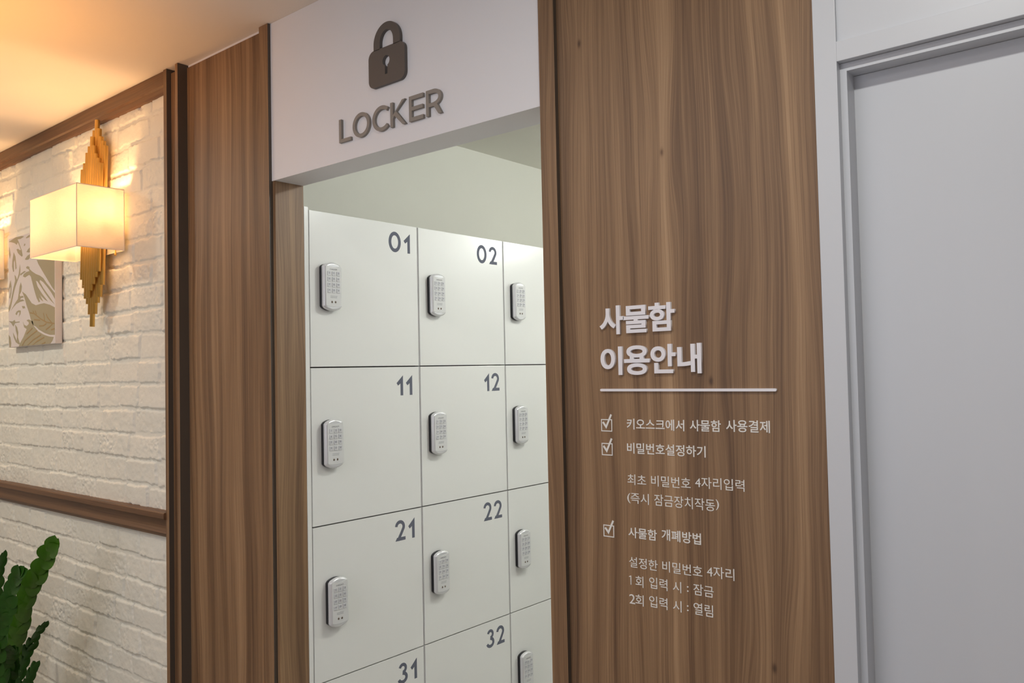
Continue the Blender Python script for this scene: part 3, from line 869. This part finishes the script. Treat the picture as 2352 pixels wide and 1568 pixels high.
# ------------------------------------------------------------------ canvas print
CANVAS = {
    'A' : [(-1.8543, 2.1307), (-1.8131, 2.1364), (-1.777, 2.1408), (-1.7149, 2.1385), (-1.6888, 2.1336), (-1.7281, 2.1281), (-1.7591, 2.13), (-1.7458, 2.1181), (-1.7325, 2.1012), (-1.7132, 2.0786), (-1.7045, 2.0572), (-1.7132, 2.054), (-1.7325, 2.0619), (-1.7546, 2.0728), (-1.7698, 2.0899), (-1.7546, 2.0907), (-1.7325, 2.0824), (-1.7237, 2.0831), (-1.7369, 2.0983), (-1.7546, 2.1175), (-1.768, 2.1087), (-1.7904, 2.1181), (-1.8222, 2.1253)] ,
    'B' : [(-1.6135, 2.144), (-1.6135, 2.1296), (-1.6373, 2.124), (-1.6629, 2.1231), (-1.6732, 2.1256), (-1.65, 2.1316), (-1.6287, 2.1348)] ,
    'C' : [(-1.6871, 2.1045), (-1.6758, 2.1016), (-1.6819, 2.0948), (-1.6931, 2.0951)] ,
    'D' : [(-1.6094, 2.0823), (-1.6095, 2.0539), (-1.6246, 2.0421), (-1.6459, 2.0349), (-1.6733, 2.0364), (-1.6802, 2.0411), (-1.6544, 2.0519), (-1.6331, 2.0547), (-1.6246, 2.0622), (-1.6458, 2.0638), (-1.6647, 2.0672), (-1.6501, 2.0767), (-1.6288, 2.0828)] ,
    'E' : [(-1.8497, 2.111), (-1.8405, 2.0925), (-1.8331, 2.0742), (-1.8423, 2.0578), (-1.8515, 2.0797)] ,
    'F' : [(-1.7995, 2.0811), (-1.7814, 2.0619), (-1.7752, 2.0405), (-1.7698, 2.0125), (-1.7814, 2.0067), (-1.7859, 2.0347), (-1.7904, 2.049), (-1.7994, 2.0395), (-1.7967, 2.0012), (-1.8058, 2.0003), (-1.8176, 2.024), (-1.813, 2.0513)] ,
    'G' : [(-1.7343, 2.0245), (-1.7281, 2.0017), (-1.7325, 1.9833), (-1.7547, 1.963), (-1.7814, 1.9378), (-1.7994, 1.9117), (-1.8175, 1.8784), (-1.833, 1.8517), (-1.854, 1.8357), (-1.8559, 1.8532), (-1.8403, 1.8696), (-1.822, 1.8995), (-1.8039, 1.9327), (-1.7841, 1.9621), (-1.7904, 1.9868), (-1.7769, 1.9787), (-1.7635, 1.9638), (-1.7458, 1.9862)] ,
    'G2' : [(-1.7299, 1.9848), (-1.6889, 1.9929), (-1.6699, 1.9901), (-1.7063, 1.9826), (-1.7281, 1.9778)] ,
    'H' : [(-1.8339, 1.9682), (-1.8239, 1.9413), (-1.8266, 1.9137), (-1.8385, 1.8903), (-1.8476, 1.8979), (-1.8357, 1.9179), (-1.833, 1.942), (-1.8449, 1.9325), (-1.8541, 1.9088), (-1.856, 1.9299), (-1.8449, 1.9534)] ,
    'I' : [(-1.6699, 2.0063), (-1.6544, 2.0099), (-1.6357, 2.0047), (-1.6332, 1.9961), (-1.6079, 1.9837), (-1.5704, 1.9703), (-1.5294, 1.96), (-1.4971, 1.9473), (-1.4653, 1.9251), (-1.426, 1.9025), (-1.3889, 1.8804), (-1.389, 1.8582), (-1.4183, 1.8827), (-1.4574, 1.9083), (-1.4972, 1.931), (-1.5295, 1.9436), (-1.5335, 1.9374), (-1.4972, 1.9082), (-1.4575, 1.8824), (-1.4184, 1.8571), (-1.3914, 1.8376), (-1.434, 1.8582), (-1.4813, 1.8875), (-1.5214, 1.9167), (-1.554, 1.9391), (-1.5705, 1.9438), (-1.554, 1.9193), (-1.5134, 1.8899), (-1.4773, 1.8677), (-1.4536, 1.8531), (-1.4813, 1.8615), (-1.5215, 1.8807), (-1.5377, 1.8918), (-1.5134, 1.8703), (-1.4974, 1.8562), (-1.5215, 1.8644), (-1.5419, 1.8757), (-1.5297, 1.8584), (-1.5419, 1.856), (-1.5624, 1.8739), (-1.5871, 1.9088), (-1.608, 1.9437), (-1.6205, 1.9648), (-1.6374, 1.973), (-1.6803, 1.9661), (-1.7019, 1.9721), (-1.6932, 1.9814), (-1.663, 1.9871), (-1.6357, 1.9879), (-1.6417, 1.9952), (-1.663, 2.0006)] ,
    'J' : [(-1.562, 2.0257), (-1.3907, 2.0082), (-1.3912, 1.8902), (-1.4182, 1.9083), (-1.4652, 1.9445), (-1.5131, 1.9814), (-1.5456, 2.0075)] ,
    'K' : [(-1.7238, 1.9502), (-1.7133, 1.9323), (-1.7194, 1.9124), (-1.737, 1.9001), (-1.7282, 1.8926), (-1.7063, 1.8944), (-1.6933, 1.8867), (-1.7238, 1.8855), (-1.7326, 1.8793), (-1.7063, 1.8792), (-1.6846, 1.8726), (-1.7326, 1.8708), (-1.7725, 1.865), (-1.8039, 1.8533), (-1.8311, 1.8412), (-1.7859, 1.8693), (-1.7547, 1.8843), (-1.7458, 1.9076), (-1.737, 1.9342)] ,
    'L' : [(-1.7107, 1.9117), (-1.6717, 1.8969), (-1.6461, 1.8799), (-1.6123, 1.8575), (-1.5707, 1.8464), (-1.5297, 1.8486), (-1.4894, 1.8491), (-1.434, 1.8389), (-1.3891, 1.8264), (-1.3895, 1.7215), (-1.4344, 1.7235), (-1.4817, 1.732), (-1.5381, 1.7476), (-1.5708, 1.7624), (-1.5999, 1.7688), (-1.6208, 1.7931), (-1.6377, 1.8191), (-1.6632, 1.8509), (-1.6846, 1.8827)] ,
    'M' : [(-1.7133, 1.8525), (-1.6847, 1.8506), (-1.6786, 1.8418), (-1.702, 1.8416)] ,
    'N' : [(-1.7814, 1.8244), (-1.768, 1.8339), (-1.7458, 1.8376), (-1.7238, 1.8345), (-1.7282, 1.8212), (-1.7458, 1.8103), (-1.737, 1.8285), (-1.7547, 1.8296), (-1.768, 1.8184)] ,
    'O' : [(-1.854, 1.7991), (-1.8129, 1.7952), (-1.7904, 1.8008), (-1.7814, 1.7918), (-1.737, 1.7911), (-1.737, 1.7877), (-1.7859, 1.7869), (-1.8039, 1.774), (-1.8265, 1.789)] ,
    'Q' : [(-1.7859, 1.7817), (-1.7635, 1.7686), (-1.7503, 1.7475), (-1.7547, 1.7272), (-1.7326, 1.6992), (-1.7458, 1.6979), (-1.7769, 1.7076), (-1.7993, 1.7291), (-1.8084, 1.7501), (-1.7903, 1.7356), (-1.768, 1.7141), (-1.7635, 1.7344), (-1.7769, 1.7556)] ,
    'R' : [(-1.8539, 1.7418), (-1.8356, 1.7306), (-1.8265, 1.706), (-1.831, 1.6855), (-1.8447, 1.6852), (-1.8512, 1.7139)] ,
    'S' : [(-1.702, 1.7892), (-1.689, 1.775), (-1.6633, 1.7687), (-1.6419, 1.7759), (-1.6419, 1.7826), (-1.6649, 1.7922), (-1.6419, 1.7943), (-1.5998, 1.7837), (-1.5957, 1.7669), (-1.5462, 1.7415), (-1.4897, 1.7259), (-1.4423, 1.7174), (-1.3995, 1.714), (-1.4112, 1.7002), (-1.4306, 1.6897), (-1.7458, 1.686), (-1.7326, 1.7025), (-1.6977, 1.7249), (-1.6633, 1.7569), (-1.6891, 1.7649)] ,
}
VEINS = [
    [(-1.6292, 1.8203), (-1.5873, 1.8144), (-1.5217, 1.7893), (-1.4657, 1.7732), (-1.3917, 1.7645)] ,
    [(-1.5873, 1.8144), (-1.5998, 1.8268)] ,
    [(-1.5873, 1.7903), (-1.5298, 1.7848)] ,
    [(-1.5625, 1.8096), (-1.579, 1.8255)] ,
    [(-1.4856, 1.7775), (-1.4895, 1.8004), (-1.4975, 1.8106)] ,
    [(-1.4148, 1.7673), (-1.4578, 1.7921), (-1.4696, 1.8057)] ,
    [(-1.538, 1.7624), (-1.4976, 1.7619), (-1.4697, 1.7686)] ,
    [(-1.4737, 1.7446), (-1.4343, 1.7555), (-1.4109, 1.7639)] ,
    [(-1.4227, 1.7421), (-1.3894, 1.7453)] ,
    [(-1.7108, 1.6916), (-1.6805, 1.7107), (-1.6125, 1.7313), (-1.5585, 1.7453)] ,
    [(-1.6548, 1.6896), (-1.5958, 1.7107), (-1.5219, 1.7273)] ,
    [(-1.6084, 1.6863), (-1.5545, 1.7041), (-1.4897, 1.7162)] ,
    [(-1.5139, 1.6895), (-1.4779, 1.6963)] ,
    [(-1.6633, 1.7368), (-1.6041, 1.7574)] ,
]
t = empty('canvas_print', (0, 0, 0), 'unframed canvas print with khaki leaf pattern on the brick wall', 'picture')
CX0, CX1, CZ0, CZ1, CY = -1.8570, -1.3870, 1.6885, 2.1420, -0.0300
link('canvas', done((lambda b: (box_bm(b, CX0, CX1, CY, -0.004, CZ0, CZ1, 0.002), b)[1])(bmesh.new()), 'canvas'), MT['canvas'], t)
clampu = lambda p: (min(max(p[0], CX0 + 0.001), CX1 - 0.001), min(max(p[1], CZ0 + 0.001), CZ1 - 0.001))
mes = [shape('leaf', [[clampu(p) for p in lp]], 0.0003, map_front, CY) for lp in CANVAS.values()]
link('leaf_pattern', join_meshes('leaf_pattern', mes), MT['khaki'], t)
mes = [shape('vein', [[clampu(p) for p in ribbon(v, 0.005)]], 0.0005 + 0.00002 * k, map_front, CY) for k, v in enumerate(VEINS)]
link('vein_pattern', join_meshes('vein_pattern', mes), MT['vein'], t)

# ------------------------------------------------------------------ plant
def leaf_bm(bm, base, d, n, l, w, cup=0.25, mi=0):
    """obovate glossy leaf from base along d, face normal n"""
    d = Vector(d).normalized(); n = Vector(n); n = (n - d * n.dot(d)).normalized(); s = d.cross(n)
    rows = []
    for i in range(8):
        q = i / 7
        ww = w * 0.5 * (math.sin(math.pi * min(1, q ** 0.9)) ** 0.62) * (0.82 + 0.3 * q) if 0 < i < 7 else w * 0.02
        c = Vector(base) + d * (l * q) - n * (l * 0.16 * q * q)
        rows.append([bm.verts.new(c + s * (ww * k) + n * (abs(k) * ww * cup)) for k in (-1, -0.5, 0, 0.5, 1)])
    for a, b in zip(rows, rows[1:]):
        for k in range(4):
            f = bm.faces.new((a[k], a[k + 1], b[k + 1], b[k])); f.smooth = True; f.material_index = mi


def bez(p, n):
    p = [Vector(q) for q in p]
    out = []
    for i in range(n + 1):
        u = i / n * (len(p) - 1); k = min(int(u), len(p) - 2); f = u - k
        a = p[max(k - 1, 0)]; b = p[k]; c = p[k + 1]; e = p[min(k + 2, len(p) - 1)]
        out.append(0.5 * ((2 * b) + (-a + c) * f + (2 * a - 5 * b + 4 * c - e) * f * f + (-a + 3 * b - 3 * c + e) * f ** 3))
    return out


t = empty('potted_plant', (-1.40, -0.24, 0), 'green glossy-leaved potted plant standing before the brick wall', 'plant')
PB = Vector((-1.40, -0.24, 0))
bm = bmesh.new()
lathe_bm(bm, [(0.001, 0), (0.100, 0), (0.108, 0.01), (0.128, 0.26), (0.131, 0.30), (0.124, 0.30), (0.118, 0.27), (0.001, 0.27)], (0, 0, 0), 40)
link('pot', done(bm, 'pot'), MT['pot'], t)
bm = bmesh.new()
lathe_bm(bm, [(0.117, 0.272), (0.06, 0.279), (0.001, 0.282)], (0, 0, 0), 32)
link('soil', done(bm, 'soil'), MT['soil'], t)
#        path (world points), leaf count, leaf length, leaf width, blade facing
FRONDS = [
    ([(-1.3464999999999998, -0.246, 0.27), (-1.186, -0.26, 0.425), (-1.159, -0.26, 0.605), (-1.102, -0.26, 0.731), (-1.012, -0.25, 0.872), (-0.871, -0.24, 1.012)], 21, 0.086, 0.064, 0.10),
    ([(-1.3784999999999998, -0.228, 0.27), (-1.314, -0.2, 0.374), (-1.266, -0.2, 0.513), (-1.216, -0.19, 0.618), (-1.126, -0.18, 0.707)], 16, 0.058, 0.030, 1.00),
    ([(-1.3295, -0.258, 0.27), (-1.118, -0.3, 0.455), (-1.047, -0.32, 0.673), (-0.973, -0.33, 0.84), (-0.88, -0.33, 0.946)], 18, 0.074, 0.052, -0.30),
    ([(-1.4032499999999999, -0.243, 0.27), (-1.413, -0.25, 0.366), (-1.405, -0.25, 0.612), (-1.369, -0.24, 0.8), (-1.319, -0.24, 0.914)], 18, 0.062, 0.032, 1.10),
    ([(-1.31375, -0.27, 0.27), (-1.055, -0.34, 0.484), (-0.986, -0.36, 0.642), (-0.89, -0.38, 0.786), (-0.82, -0.38, 0.877)], 16, 0.070, 0.050, 0.20),
    ([(-1.3539999999999999, -0.23399999999999999, 0.27), (-1.216, -0.22, 0.375), (-1.206, -0.21, 0.448), (-1.168, -0.21, 0.516), (-1.157, -0.2, 0.559)], 12, 0.055, 0.032, 0.90),
    ([(-1.412, -0.252, 0.27), (-1.448, -0.28, 0.367), (-1.385, -0.3, 0.63), (-1.342, -0.3, 0.788), (-1.238, -0.3, 0.922)], 16, 0.070, 0.050, 0.00),
    ([(-1.399, -0.228, 0.27), (-1.396, -0.2, 0.354), (-1.443, -0.17, 0.458), (-1.467, -0.15, 0.558), (-1.488, -0.14, 0.664)], 18, 0.068, 0.044, 0.50),
    ([(-1.3539999999999999, -0.258, 0.27), (-1.216, -0.3, 0.402), (-1.127, -0.31, 0.541), (-1.04, -0.32, 0.646), (-0.944, -0.33, 0.709)], 15, 0.066, 0.046, 0.60),
    ([(-1.35675, -0.249, 0.27), (-1.227, -0.27, 0.389), (-1.166, -0.28, 0.494), (-1.127, -0.28, 0.56), (-1.046, -0.29, 0.637)], 14, 0.066, 0.046, 0.30),
    ([(-1.4322499999999998, -0.23399999999999999, 0.27), (-1.529, -0.22, 0.296), (-1.57, -0.2, 0.439), (-1.556, -0.19, 0.583), (-1.521, -0.18, 0.7)], 18, 0.068, 0.046, 0.20),
]
CAMD = Vector((0.72, -0.66, 0.2))
for fi, (path, n, l0, w0, roll) in enumerate(FRONDS):
    pts = [p - PB for p in bez(path, 26)]
    bm = bmesh.new()
    tube_bm(bm, pts, [0.0075 * (1 - 0.8 * i / 26) + 0.001 for i in range(27)], 10)
    st = link('stem', done(bm, 'stem'), MT['stem'], t)
    lb = bmesh.new()
    for j in range(n):
        u = 0.34 + 0.66 * j / (n - 1)
        i = min(int(u * 26), 25)
        p = pts[i] + (pts[i + 1] - pts[i]) * (u * 26 - i)
        tan = (pts[i + 1] - pts[i]).normalized()
        nrm = (CAMD - tan * CAMD.dot(tan)).normalized()
        nrm = Matrix.Rotation(roll, 3, tan) @ nrm
        side = tan.cross(nrm)
        k = 1 - 0.25 * max(0, (u - 0.55) / 0.45) ** 1.5
        sgn = 1 if j % 2 else -1
        dirv = (tan * random.uniform(0.9, 1.15) + side * sgn * random.uniform(0.16, 0.36) + nrm * random.uniform(-0.05, 0.25))
        nn = (nrm * 1.0 - side * sgn * 0.25 - tan * 0.15)
        leaf_bm(lb, p + nrm * 0.006, dirv, nn, l0 * k * random.uniform(0.92, 1.06), w0 * k * random.uniform(0.92, 1.06))
    tan = (pts[-1] - pts[-3]).normalized(); nrm = Matrix.Rotation(roll, 3, tan) @ (CAMD - tan * CAMD.dot(tan)).normalized()
    leaf_bm(lb, pts[-1] + nrm * 0.008, tan, nrm, l0 * 0.65, w0 * 0.65)
    link('leaflets', done(lb, 'leaflets'), MT['leaf' if fi == 0 else 'leafdark'], st)
